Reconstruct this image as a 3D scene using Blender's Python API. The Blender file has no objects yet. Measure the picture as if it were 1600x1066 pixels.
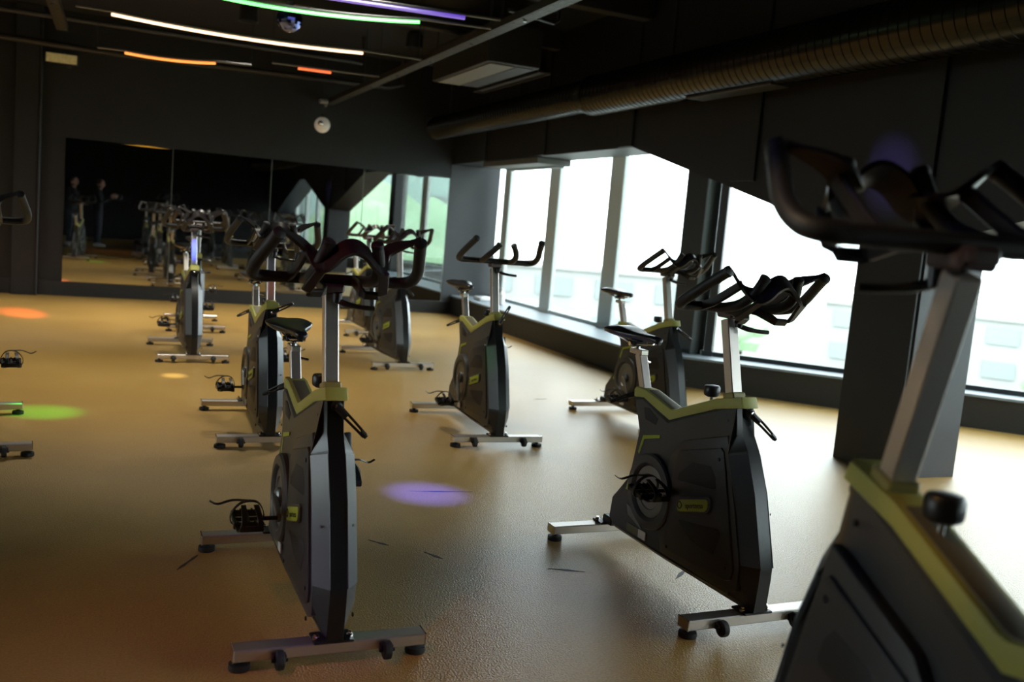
import bpy, bmesh, math, random
from mathutils import Vector, Matrix, Euler

sc = bpy.context.scene
COL = sc.collection
PI = math.pi
rnd = random.Random(7)

# ------------------------------------------------------------------ camera, sky, exposure
cam_d = bpy.data.cameras.new('camera')
cam = bpy.data.objects.new('camera', cam_d)
COL.objects.link(cam)
sc.camera = cam
RT = Vector((0.92054, -0.38124, 0.08523)); UP = Vector((-0.03370, 0.13985, 0.98960)); FW = Vector((0.38919, 0.91384, -0.11589))
CH = 1.247
m = Matrix((RT, UP, -FW)).transposed().to_4x4()
m.translation = Vector((0, 0, CH))
cam.matrix_world = m
cam_d.sensor_width = 36.0
cam_d.lens = 1477.8 / 1600 * 36
cam_d.clip_start = 0.02
cam_d.clip_end = 600
cam_d.dof.use_dof = True
cam_d.dof.focus_distance = 3.5
cam_d.dof.aperture_fstop = 2.8

SKY = 7.0
world = bpy.data.worlds.new('sky')
sc.world = world
world.use_nodes = True
wn = world.node_tree
bg = wn.nodes['Background']
bg.inputs[0].default_value = (0.92, 1.0, 1.06, 1)
bg.inputs[1].default_value = SKY

sc.view_settings.view_transform = 'Standard'
sc.view_settings.look = 'None'
sc.view_settings.gamma = 1
sc.view_settings.use_curve_mapping = False
sc.view_settings.exposure = 0.0
sc.cycles.max_bounces = 10
sc.cycles.diffuse_bounces = 5
sc.cycles.glossy_bounces = 5
sc.cycles.transparent_max_bounces = 16
sc.cycles.sample_clamp_indirect = 6.0
sc.cycles.use_denoising = True

# ------------------------------------------------------------------ coloured party lights (lamps of the disco heads on the ceiling tray)
def spot(name, loc, target, col, energy, deg, blend=1.0, r=0.03):
    d = bpy.data.lights.new(name, 'SPOT')
    d.color = col; d.energy = energy; d.spot_size = math.radians(deg); d.spot_blend = blend; d.shadow_soft_size = r
    o = bpy.data.objects.new(name, d)
    COL.objects.link(o)
    o.location = loc
    o.rotation_euler = (Vector(target) - Vector(loc)).to_track_quat('-Z', 'Y').to_euler()
    return o

# ------------------------------------------------------------------ materials
MATS = {}
def mat(name, col, rough=0.5, metal=0.0, emit=None, estr=0.0, spec=0.5, bump=None, noise=None, coat=0.0):
    if name in MATS: return MATS[name]
    M = bpy.data.materials.new(name); M.use_nodes = True
    nt = M.node_tree; b = nt.nodes['Principled BSDF']
    b.inputs['Base Color'].default_value = (*col, 1)
    b.inputs['Roughness'].default_value = rough
    b.inputs['Metallic'].default_value = metal
    b.inputs['Specular IOR Level'].default_value = spec
    b.inputs['Coat Weight'].default_value = coat
    if emit:
        b.inputs['Emission Color'].default_value = (*emit, 1); b.inputs['Emission Strength'].default_value = estr
    if noise or bump:
        tc = nt.nodes.new('ShaderNodeTexCoord')
    if noise:      # (second colour, scale)
        n = nt.nodes.new('ShaderNodeTexNoise'); n.inputs['Scale'].default_value = noise[1]; n.inputs['Detail'].default_value = 5
        r = nt.nodes.new('ShaderNodeValToRGB')
        r.color_ramp.elements[0].position = 0.35; r.color_ramp.elements[1].position = 0.65
        r.color_ramp.elements[0].color = (*col, 1); r.color_ramp.elements[1].color = (*noise[0], 1)
        nt.links.new(tc.outputs['Object'], n.inputs['Vector']); nt.links.new(n.outputs['Fac'], r.inputs['Fac'])
        nt.links.new(r.outputs['Color'], b.inputs['Base Color'])
    if bump:       # (scale, strength)
        n2 = nt.nodes.new('ShaderNodeTexNoise'); n2.inputs['Scale'].default_value = bump[0]; n2.inputs['Detail'].default_value = 3
        bp = nt.nodes.new('ShaderNodeBump'); bp.inputs['Strength'].default_value = bump[1]; bp.inputs['Distance'].default_value = 0.004
        nt.links.new(tc.outputs['Object'], n2.inputs['Vector']); nt.links.new(n2.outputs['Fac'], bp.inputs['Height'])
        nt.links.new(bp.outputs['Normal'], b.inputs['Normal'])
    MATS[name] = M
    return M

SHELL = mat('charcoal_plastic', (0.050, 0.051, 0.051), 0.42, bump=(900, 0.08))
PANEL = mat('dark_panel_plastic', (0.032, 0.033, 0.035), 0.45, bump=(900, 0.08))
FRONT = mat('graphite_front_plastic', (0.075, 0.085, 0.095), 0.30)
BLACK = mat('black_plastic', (0.010, 0.010, 0.011), 0.38)
GLOSSB = mat('glossy_black_plastic', (0.008, 0.008, 0.009), 0.28)
RUBBER = mat('black_rubber', (0.012, 0.012, 0.012), 0.7)
FOAM = mat('black_foam', (0.014, 0.013, 0.013), 0.55, bump=(300, 0.1))
BAND = mat('moulded_band', (0.018, 0.015, 0.016), 0.40)
STEEL = mat('brushed_steel', (0.66, 0.61, 0.57), 0.36, 0.92, bump=(120, 0.05))
CHROME = mat('chrome', (0.75, 0.75, 0.75), 0.12, 1.0)
GREYMET = mat('grey_alloy', (0.22, 0.23, 0.23), 0.38, 0.8)
LIME = mat('lime_plastic', (0.42, 0.41, 0.10), 0.42)
LIMEDEC = mat('lime_decal', (0.34, 0.42, 0.03), 0.4)
VENT = mat('vent_mesh', (0.010, 0.010, 0.011), 0.6)
SADDLE = mat('saddle_vinyl', (0.016, 0.016, 0.018), 0.33)
LABELW = mat('white_sticker', (0.6, 0.6, 0.58), 0.5)
LABELG = mat('grey_sticker', (0.12, 0.12, 0.07), 0.5)
INK = mat('dark_ink', (0.03, 0.04, 0.01), 0.5)

# ------------------------------------------------------------------ mesh helpers
def bx(bm, c, s, bev=0.0, rot=None, seg=1):
    g = bmesh.ops.create_cube(bm, size=1.0)
    vs = g['verts']
    M = Matrix.Translation(Vector(c)) @ (rot.to_matrix().to_4x4() if rot else Matrix.Identity(4)) @ Matrix.Diagonal((*s, 1))
    bmesh.ops.transform(bm, matrix=M, verts=vs)
    if bev > 0:
        es = list({e for v in vs for e in v.link_edges})
        bmesh.ops.bevel(bm, geom=es, offset=bev, segments=seg, affect='EDGES', profile=0.5)

def frames(pts):
    T = []
    n = len(pts)
    for i in range(n):
        a = pts[max(i - 1, 0)]; b = pts[min(i + 1, n - 1)]
        T.append((b - a).normalized())
    return T

def tube(bm, pts, r, seg=10, up=None, cap=True, flat=None):
    """sweep a circle (or, with flat=(w,h), a rounded strip whose width follows `up`) along pts"""
    pts = [Vector(p) for p in pts]
    T = frames(pts)
    u = Vector(up) if up else (Vector((0, 0, 1)) if abs(T[0].z) < 0.9 else Vector((1, 0, 0)))
    rings = []
    for i, p in enumerate(pts):
        t = T[i]
        u = (u - t * u.dot(t))
        u = u.normalized() if u.length > 1e-6 else t.orthogonal().normalized()
        if up:
            uu = Vector(up); uu = uu - t * uu.dot(t)
            if uu.length > 0.05: u = uu.normalized()
        v = t.cross(u)
        rr = r[i] if isinstance(r, (list, tuple)) else r
        ring = []
        if flat:
            w, h = flat
            sh = [(-w, -h), (w, -h), (w, h), (-w, h)]
            b = min(h, w) * 0.5
            sh = [(-w + b, -h), (w - b, -h), (w, -h + b), (w, h - b), (w - b, h), (-w + b, h), (-w, h - b), (-w, -h + b)]
            for a, c in sh: ring.append(bm.verts.new(p + u * a + v * c))
        else:
            for k in range(seg):
                a = 2 * PI * k / seg
                ring.append(bm.verts.new(p + (u * math.cos(a) + v * math.sin(a)) * rr))
        rings.append(ring)
    n = len(rings[0])
    for a, b in zip(rings[:-1], rings[1:]):
        for k in range(n):
            bm.faces.new((a[k], a[(k + 1) % n], b[(k + 1) % n], b[k]))
    if cap:
        bm.faces.new(list(reversed(rings[0]))); bm.faces.new(rings[-1])

def smooth_path(pts, sub=5):
    """Catmull-Rom through pts"""
    P = [Vector(p) for p in pts]
    out = []
    for i in range(len(P) - 1):
        p0 = P[max(i - 1, 0)]; p1 = P[i]; p2 = P[i + 1]; p3 = P[min(i + 2, len(P) - 1)]
        for k in range(sub):
            t = k / sub
            out.append(0.5 * ((2 * p1) + (p2 - p0) * t + (2 * p0 - 5 * p1 + 4 * p2 - p3) * t * t + (3 * p1 - p0 - 3 * p2 + p3) * t ** 3))
    out.append(P[-1])
    return out

def lathe(bm, prof, M=None, seg=24, cap=True):
    """prof: (radius, height) revolved around local Z, then transformed by M"""
    M = M or Matrix.Identity(4)
    rings = []
    for r, h in prof:
        rings.append([bm.verts.new(M @ Vector((max(r, 1e-4) * math.cos(2 * PI * k / seg), max(r, 1e-4) * math.sin(2 * PI * k / seg), h))) for k in range(seg)])
    for a, b in zip(rings[:-1], rings[1:]):
        for k in range(seg):
            bm.faces.new((a[k], a[(k + 1) % seg], b[(k + 1) % seg], b[k]))
    if cap:
        bm.faces.new(list(reversed(rings[0]))); bm.faces.new(rings[-1])

def prism(bm, poly, y0, y1, bev=0.0, axis='y'):
    """poly of (x,z) extruded from y0 to y1 (axis y); axis x: poly is (y,z)"""
    def P(a, b, y):
        return Vector((a, y, b)) if axis == 'y' else (Vector((y, a, b)) if axis == 'x' else Vector((a, b, y)))
    A = [bm.verts.new(P(a, b, y0)) for a, b in poly]
    B = [bm.verts.new(P(a, b, y1)) for a, b in poly]
    n = len(poly)
    fs = [bm.faces.new(A), bm.faces.new(list(reversed(B)))]
    for k in range(n):
        fs.append(bm.faces.new((A[k], B[k], B[(k + 1) % n], A[(k + 1) % n])))
    bmesh.ops.recalc_face_normals(bm, faces=fs)
    if bev > 0:
        bmesh.ops.bevel(bm, geom=list({e for f in fs[:2] for e in f.edges}), offset=bev, segments=2, affect='EDGES', profile=0.5)

def AX(c, d):
    """matrix that puts local Z along d at c"""
    return Matrix.Translation(Vector(c)) @ Vector(d).to_track_quat('Z', 'Y').to_matrix().to_4x4()

def mk(name, bm, material, parent=None, loc=(0, 0, 0), sharp=35, wn=False):
    bmesh.ops.recalc_face_normals(bm, faces=bm.faces)
    me = bpy.data.meshes.new(name)
    bm.to_mesh(me); bm.free()
    me.materials.append(material)
    for p in me.polygons: p.use_smooth = True
    me.set_sharp_from_angle(angle=math.radians(sharp))
    o = bpy.data.objects.new(name, me)
    COL.objects.link(o)
    o.location = loc
    if parent: o.parent = parent
    return o

def new(): return bmesh.new()

def empty(name, loc, rz=0.0):
    o = bpy.data.objects.new(name, None)
    o.empty_display_size = 0.1
    COL.objects.link(o); o.location = loc; o.rotation_euler = (0, 0, rz)
    return o

def tag(o, label, cat, group=None, kind=None):
    if label: o['label'] = label
    if cat: o['category'] = cat
    if group: o['group'] = group
    if kind: o['kind'] = kind
    return o

def struct(name, bm, material, label=None, parent=None, sharp=35):
    o = mk(name, bm, material, parent, sharp=sharp)
    if parent is None:
        o['kind'] = 'structure'
        o['label'] = label; o['category'] = name.split('_')[0]
    return o

# ------------------------------------------------------------------ room: measures taken in metres, X right, Y towards the mirror wall
YW = 12.63       # back wall
SX = 4.25        # inner face of the braced frame over the windows
CE = 3.35        # ceiling
LITP = mat('lit_wall_paint', (0.040, 0.042, 0.047), 0.5, noise=((0.046, 0.048, 0.054), 3.0), bump=(40, 0.1))  # wall paint where the windows light it, the light put into the colour
SHADEP = mat('shaded_wall_paint', (0.010, 0.0105, 0.0115), 0.5, noise=((0.013, 0.0135, 0.0145), 3.0), bump=(40, 0.1))  # the same wall paint, its colour darkened to imitate the dim parts
FRAMEP = mat('black_frame_paint', (0.011, 0.011, 0.012), 0.5, noise=((0.014, 0.014, 0.015), 2.5))
CEIL = mat('black_ceiling_paint', (0.006, 0.006, 0.007), 0.85)
BASEB = mat('charcoal_baseboard', (0.020, 0.021, 0.022), 0.45)
SILL = mat('grey_sill', (0.21, 0.25, 0.28), 0.5, spec=0.4)
KNEE = mat('dark_parapet', (0.020, 0.020, 0.020), 0.55)
ALU = mat('grey_window_aluminium', (0.58, 0.64, 0.62), 0.45, 0.0)
DKALU = mat('black_window_aluminium', (0.02, 0.022, 0.022), 0.45)

# floor
def floor_material():
    M = bpy.data.materials.new('ochre_rubber_floor'); M.use_nodes = True
    nt = M.node_tree; b = nt.nodes['Principled BSDF']; L = nt.links
    tc = nt.nodes.new('ShaderNodeTexCoord')
    n1 = nt.nodes.new('ShaderNodeTexNoise'); n1.inputs['Scale'].default_value = 0.9; n1.inputs['Detail'].default_value = 6; n1.inputs['Roughness'].default_value = 0.65
    r1 = nt.nodes.new('ShaderNodeValToRGB')
    r1.color_ramp.elements[0].position = 0.3; r1.color_ramp.elements[0].color = (0.38, 0.222, 0.055, 1)
    r1.color_ramp.elements[1].position = 0.7; r1.color_ramp.elements[1].color = (0.47, 0.295, 0.083, 1)
    n2 = nt.nodes.new('ShaderNodeTexNoise'); n2.inputs['Scale'].default_value = 130; n2.inputs['Detail'].default_value = 3
    r2 = nt.nodes.new('ShaderNodeValToRGB')
    r2.color_ramp.elements[0].position = 0.35; r2.color_ramp.elements[0].color = (0.80, 0.80, 0.80, 1)
    r2.color_ramp.elements[1].position = 0.65; r2.color_ramp.elements[1].color = (1.1, 1.1, 1.1, 1)
    mx = nt.nodes.new('ShaderNodeMix'); mx.data_type = 'RGBA'; mx.blend_type = 'MULTIPLY'; mx.inputs['Factor'].default_value = 1
    L.new(tc.outputs['Object'], n1.inputs['Vector']); L.new(tc.outputs['Object'], n2.inputs['Vector'])
    L.new(n1.outputs['Fac'], r1.inputs['Fac']); L.new(n2.outputs['Fac'], r2.inputs['Fac'])
    L.new(r1.outputs['Color'], mx.inputs['A']); L.new(r2.outputs['Color'], mx.inputs['B'])
    L.new(mx.outputs['Result'], b.inputs['Base Color'])
    bp = nt.nodes.new('ShaderNodeBump'); bp.inputs['Strength'].default_value = 0.75; bp.inputs['Distance'].default_value = 0.004
    n3 = nt.nodes.new('ShaderNodeTexNoise'); n3.inputs['Scale'].default_value = 170; n3.inputs['Detail'].default_value = 2
    L.new(tc.outputs['Object'], n3.inputs['Vector']); L.new(n3.outputs['Fac'], bp.inputs['Height']); L.new(bp.outputs['Normal'], b.inputs['Normal'])
    b.inputs['Roughness'].default_value = 0.33
    b.inputs['Specular IOR Level'].default_value = 0.9
    return M
FLOORM = floor_material()

# outline of the room in plan (inner faces of the parapets)
KX = 4.38                                   # parapet face along the mirror end
K1 = (KX, 7.36); APEX = (7.30, 4.44); K2 = (KX, 1.52)
OUT = [(-6, -5), (4.98, -5), (4.98, 1.50), (7.75, 4.35), (4.98, 7.22), (4.98, YW), (-6, YW)]
b_ = new()
prism(b_, [(-6.1, -5.1), (5.2, -5.1), (5.2, 1.4), (8.0, 4.35), (5.2, 7.3), (5.2, YW + .1), (-6.1, YW + .1)], -0.15, 0.0, axis='z')
struct('floor', b_, FLOORM, 'ochre rubber floor of the cycling room')
b_ = new()
prism(b_, [(-6.1, -5.1), (5.2, -5.1), (5.2, 1.4), (8.0, 4.35), (5.2, 7.3), (5.2, YW + .1), (-6.1, YW + .1)], CE, CE + 0.15, axis='z')
struct('ceiling', b_, CEIL, 'black painted ceiling slab')
b_ = new(); bx(b_, ((-6.1 + 4.985) / 2, YW + 0.1, CE / 2), (11.085, 0.2, CE))
struct('wall_back', b_, SHADEP, 'dark grey back wall carrying the mirrors')
LW0, LW1, LZ0, LZ1 = 2.4, 7.2, 0.80, 2.10      # window opening added in the unseen left wall to light the bike sides
b_ = new()
bx(b_, (-6.1, (-5.1 + LW0) / 2, CE / 2), (0.2, LW0 + 5.1, CE)); bx(b_, (-6.1, (LW1 + 12.73) / 2, CE / 2), (0.2, 12.73 - LW1, CE))
bx(b_, (-6.1, (LW0 + LW1) / 2, LZ0 / 2), (0.2, LW1 - LW0, LZ0)); bx(b_, (-6.1, (LW0 + LW1) / 2, (LZ1 + CE) / 2), (0.2, LW1 - LW0, CE - LZ1))
struct('wall_left', b_, CEIL, 'black left wall with an added window band')
b_ = new(); bx(b_, (-0.45, -5.1, CE / 2), (11.3, 0.2, CE)); struct('wall_rear', b_, CEIL, 'black wall behind the viewer')
# braced frame over the windows: two V braces that meet on columns
b_ = new()
prism(b_, [(YW, 2.08), (7.60, 2.08), (4.60, 1.36), (4.60, 0), (4.10, 0), (4.10, 1.36), (1.35, 2.06), (0.75, 2.06), (-3.10, 1.14), (-3.10, 0), (-3.60, 0), (-3.60, 1.14), (-5, 1.5), (-5, CE), (YW, CE)], SX, 4.70, axis='x')
struct('wall_right', b_, FRAMEP, 'black braced wall above the windows, meeting in a V on the column')
# shallow pilaster strips on the face of that wall
k = 0
for y0, y1, zb in ((4.10, 4.60, 0.0), (5.75, 6.05, 1.75), (7.6, 7.85, 2.085), (9.5, 9.75, 2.085), (11.3, 11.5, 2.085)):
    b_ = new(); bx(b_, (SX - 0.012, (y0 + y1) / 2, (zb + CE) / 2), (0.024, y1 - y0, CE - zb), 0.003)
    k += 1
    if k == 1: struct('trim_1', b_, SHADEP, 'dark casing on the face of the column')
    else: struct('trim_%d' % k, b_, FRAMEP, 'flat vertical strip on the wall above the windows')
b_ = new(); bx(b_, (4.475, 4.094, 0.68), (0.45, 0.012, 1.36), 0.002); struct('trim_13', b_, LITP, 'column flank with the window light painted in as lighter grey')  # plate carries window light as a lighter colour
b_ = new(); bx(b_, (4.605, YW - 0.006, 1.04), (0.73, 0.012, 2.07), 0.002); struct('trim_14', b_, LITP, 'wall strip between the mirrors and the windows, window light painted in as lighter grey')  # brightening towards the windows, painted as a lighter plate
# facade parapets and sills
def strip(bm, p, q, th, z0, z1):
    """wall slab from p to q in plan, thickness th to the right of p->q"""
    d = Vector((q[0] - p[0], q[1] - p[1])); n = Vector((d.y, -d.x)).normalized() * th
    prism(bm, [p, q, (q[0] + n.x, q[1] + n.y), (p[0] + n.x, p[1] + n.y)], z0, z1, axis='z')
ZS = 0.27
b_ = new()
prism(b_, [(KX, YW), K1, (5.1, 7.31), (5.1, YW)], 0, ZS - 0.02, axis='z')
prism(b_, [K1, APEX, (7.75, 4.44), (5.1, 7.31)], 0, ZS - 0.02, axis='z')
prism(b_, [APEX, K2, (5.1, 1.6), (7.75, 4.44)], 0, ZS - 0.02, axis='z')
prism(b_, [K2, (KX, -5), (5.1, -5), (5.1, 1.6)], 0, ZS - 0.02, axis='z')
struct('baseboard_right', b_, KNEE, 'dark parapet under the windows')
b_ = new()
prism(b_, [(KX - .015, YW), (KX - .015, 7.35), (5.1, 7.31), (5.1, YW)], ZS - 0.02, ZS, axis='z')
prism(b_, [(KX - .015, 7.35), (7.285, 4.435), (7.75, 4.44), (5.1, 7.31)], ZS - 0.02, ZS, axis='z')
prism(b_, [(7.285, 4.435), (KX - .015, 1.53), (5.1, 1.6), (7.75, 4.44)], ZS - 0.02, ZS, axis='z')
prism(b_, [(KX - .015, 1.53), (KX - .015, -5), (5.1, -5), (5.1, 1.6)], ZS - 0.02, ZS, axis='z')
struct('trim_9', b_, SILL, 'grey window ledge on top of the parapet')
b_ = new(); bx(b_, (-0.68, YW - 0.012, 0.087), (10.1, 0.024, 0.174), 0.004)
struct('baseboard_back', b_, BASEB, 'charcoal baseboard under the mirrors')
b_ = new(); bx(b_, (-1.0, YW - 0.06, CE / 2), (0.26, 0.12, CE), 0.006); struct('trim_10', b_, FRAMEP, 'black pilaster left of the mirrors')
b_ = new(); bx(b_, (-0.86, YW - 0.07, CE / 2), (0.02, 0.14, CE), 0.004); struct('trim_11', b_, BASEB, 'thin edge strip of the pilaster')

# windows: thin glass that really passes and reflects light
def glass_material():
    M = bpy.data.materials.new('window_glass'); M.use_nodes = True
    nt = M.node_tree; nt.nodes.clear(); L = nt.links
    out = nt.nodes.new('ShaderNodeOutputMaterial'); tr = nt.nodes.new('ShaderNodeBsdfTransparent'); gl = nt.nodes.new('ShaderNodeBsdfGlossy')
    lw = nt.nodes.new('ShaderNodeLayerWeight'); lw.inputs['Blend'].default_value = 0.5
    pw = nt.nodes.new('ShaderNodeMath'); pw.operation = 'POWER'; pw.inputs[1].default_value = 5.0
    fr = nt.nodes.new('ShaderNodeMath'); fr.operation = 'MULTIPLY_ADD'; fr.inputs[1].default_value = 0.9; fr.inputs[2].default_value = 0.02
    L.new(lw.outputs['Facing'], pw.inputs[0]); L.new(pw.outputs[0], fr.inputs[0])
    mx = nt.nodes.new('ShaderNodeMixShader')
    tr.inputs[0].default_value = (0.95, 0.985, 0.97, 1); gl.inputs['Roughness'].default_value = 0.0
    L.new(fr.outputs[0], mx.inputs[0]); L.new(tr.outputs[0], mx.inputs[1]); L.new(gl.outputs[0], mx.inputs[2]); L.new(mx.outputs[0], out.inputs[0])
    return M
GLASS = glass_material()
ZT = CE
def pane(idx, p, q, mullions, label, m=ALU, dep=0.10, wid=0.085):
    """one window: frame mesh (rails + mullions at given fractions) with a glass child"""
    p = Vector((*p, 0)); q = Vector((*q, 0)); d = (q - p); ln = d.length; d.normalize()
    ang = math.atan2(d.y, d.x); rot = Euler((0, 0, ang))
    bm = new()
    mid = (p + q) / 2
    bx(bm, (mid.x, mid.y, ZS + 0.02), (ln, dep * .7, 0.04), 0.003, rot)
    for fr, w in mullions:
        c = p + d * (ln * fr)
        bx(bm, (c.x, c.y, (ZS + ZT) / 2), (w, dep, ZT - ZS), 0.004, rot)
        bx(bm, (c.x, c.y, ZS + 0.02), (w + .02, dep + .02, 0.05), 0.004, rot)
    o = struct('window_%d' % idx, bm, m, label)
    g = new(); bx(g, (mid.x, mid.y, (ZS + ZT) / 2), (ln, 0.008, ZT - ZS), 0, rot)
    mk('pane', g, GLASS, o)
    return o
GX = 4.98
Ya = YW
def fy(y): return (YW - y) / (YW - 7.22)
pane(1, (GX, YW), (GX, 7.22), [(fy(12.27), 0.21), (fy(10.73), 0.29), (fy(9.14), 0.30)], 'tall glazing with grey mullions beside the mirror wall', ALU, .05)
pane(2, (4.98, 7.22), (7.72, 4.40), [(0.012, 0.07), (0.985, 0.1)], 'wide angled window beyond the column', DKALU)
pane(3, (7.72, 4.40), (4.98, 1.50), [(0.02, 0.1), (0.5, 0.12), (0.98, 0.1)], 'angled window returning behind the near column', DKALU)
pane(4, (4.98, 1.50), (4.98, -5), [(0.02, 0.12), (0.3, .2), (0.55, .2), (0.8, .2)], 'tall glazing alongside the viewer')
b_ = new()
for q_ in range(7): bx(b_, (-6.1, LW0 + q_ * (LW1 - LW0) / 6, (LZ0 + LZ1) / 2), (0.08, 0.06, LZ1 - LZ0), .004)
for q_ in (LZ0, LZ1): bx(b_, (-6.1, (LW0 + LW1) / 2, q_), (0.08, LW1 - LW0, .06), .004)
w5 = struct('window_5', b_, DKALU, 'window band added in the left wall for side light, out of the picture')  # added window, unseen, lets sky light onto the bike flanks
b_ = new(); bx(b_, (-6.1, (LW0 + LW1) / 2, (LZ0 + LZ1) / 2), (.008, LW1 - LW0, LZ1 - LZ0)); mk('pane', b_, GLASS, w5)
b_ = new(); bx(b_, (4.93, 7.42, (ZS + CE) / 2), (0.16, 0.34, CE - ZS), 0.005); struct('trim_12', b_, DKALU, 'black post between the straight and the angled windows')

# ------------------------------------------------------------------ outside world seen through the glass
GROUND = mat('pale_paving', (0.26, 0.27, 0.25), 0.9, noise=((0.22, 0.24, 0.20), 0.05))
WALLO = mat('pale_render', (0.30, 0.30, 0.29), 0.9, noise=((0.33, 0.33, 0.32), 0.3))
WINO = mat('outside_window_glass', (0.24, 0.27, 0.27), 0.4)
TEAL = mat('teal_curtain_wall', (0.36, 0.48, 0.46), 0.3, noise=((0.44, 0.55, 0.51), 0.12))
LEAF = mat('tree_leaves', (0.30, 0.46, 0.27), 0.9, noise=((0.42, 0.55, 0.36), 0.6))
BARK = mat('tree_bark', (0.06, 0.045, 0.03), 0.9)
b_ = new(); bx(b_, (60, 20, -9.1), (400, 400, 0.2)); tag(mk('ground', b_, GROUND), 'pale ground of the street far below the windows', 'ground', kind='structure')
def building(x, y, w, d, h, rz, label, m=WALLO, nx=6, nz=2):
    r = empty('building', (x, y, -9), rz)
    tag(r, label, 'building')
    bm = new(); bx(bm, (0, 0, h / 2), (w, d, h)); bx(bm, (0, 0, h + .15), (w + .6, d + .6, .3)); mk('wall', bm, m, r)
    for i in range(nx):
        for j in range(nz):
            bm = new()
            bx(bm, ((i + .5) / nx * w - w / 2, -d / 2, (j + .55) / nz * h), (w / nx * .6, .3, h / nz * .5)); mk('window', bm, WINO, r)
    return r
building(38, 88, 34, 14, 7.0, math.radians(-22), 'low pale building far outside, seen between the mullions')
building(76, 66, 26, 14, 6.0, math.radians(-48), 'long low pale building outside, seen over the second row bike')
building(112, 50, 30, 14, 7.4, math.radians(-65), 'wide pale building outside, seen right of the column')
building(12, -42, 46, 12, 26, math.radians(180), 'tall teal glass building reflected in the mirror', TEAL, 8, 6)
def tree(x, y, h, cr, label):
    r = empty('tree', (x, y, -9)); tag(r, label, 'tree', 'trees outside the windows')
    bm = new(); tube(bm, [(0, 0, 0), (0.1, 0, h * .3), (0, .1, h * .6)], [.35, .28, .15], 8); mk('trunk', bm, BARK, r)
    bm = new()
    for i in range(7):
        a = rnd.random() * 2 * PI; q = rnd.random() * cr * .55
        g = bmesh.ops.create_icosphere(bm, subdivisions=2, radius=cr * (.45 + .3 * rnd.random()))
        c = Vector((math.cos(a) * q, math.sin(a) * q, h * (.55 + .4 * rnd.random())))
        for v in g['verts']: v.co = v.co * (0.85 + .3 * rnd.random()) + c
    mk('crown', bm, LEAF, r)
for x, y, h, c in ((80, 45, 5, 3), (88, 36, 6, 3.4), (66, 50, 4.5, 2.6), (55, 74, 5, 3)):
    tree(x, y, h, c, 'small round tree standing on the street outside')
for x, y, h, c in ((14.5, -19, 10.2, 4), (22, -28, 11, 4.5), (13, -29, 10, 4)):
    tree(x, y, h, c, 'tall leafy tree outside, seen green in the mirror')

# ------------------------------------------------------------------ mirrors on the back wall
MIRR = mat('mirror_glass', (0.40, 0.41, 0.40), 0.0, 1.0)
EDGE = mat('mirror_edge', (0.25, 0.27, 0.26), 0.3, 0.6)
xs = [-0.59, 0.62, 1.82, 3.03, 4.235]
mlab = ['leftmost mirror panel on the back wall, reflecting two people', 'second mirror panel from the left, behind the far left bikes',
        'third mirror panel from the left, reflecting the column', 'rightmost mirror panel on the back wall, reflecting the windows']
for i in range(4):
    r = empty('wall_mirror', ((xs[i] + xs[i + 1]) / 2, YW, 1.03)); tag(r, mlab[i], 'mirror')
    w = xs[i + 1] - xs[i]
    bm = new(); bx(bm, (0, -0.006, 0), (w - 0.006, 0.006, 1.71)); mk('mirror_glass', bm, MIRR, r)
    bm = new(); bx(bm, (w / 2 - .003, -0.006, 0), (0.006, 0.009, 1.71)); bx(bm, (0, -0.006, -0.86), (w, 0.010, 0.008)); mk('edge_trim', bm, EDGE, r)

# ------------------------------------------------------------------ the exercise bike
def text_mesh(body, size):
    cu = bpy.data.curves.new('lettering', 'FONT'); cu.body = body; cu.size = size; cu.align_x = 'CENTER'; cu.align_y = 'CENTER'; cu.extrude = 0.0004
    t = bpy.data.objects.new('lettering_src', cu); COL.objects.link(t)
    bpy.context.view_layer.update()
    dg = bpy.context.evaluated_depsgraph_get()
    me = bpy.data.meshes.new_from_object(t.evaluated_get(dg))
    COL.objects.unlink(t); bpy.data.objects.remove(t); bpy.data.curves.remove(cu)
    return me

HUB = Vector((-0.10, 0, 0.305))
POST_D = Vector((-0.080, 0, 0.283)).normalized()
def arc(c, r, a0, a1, n):
    return [(c[0] + r * math.cos(a0 + (a1 - a0) * i / n), c[1] + r * math.sin(a0 + (a1 - a0) * i / n)) for i in range(n + 1)]

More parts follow.
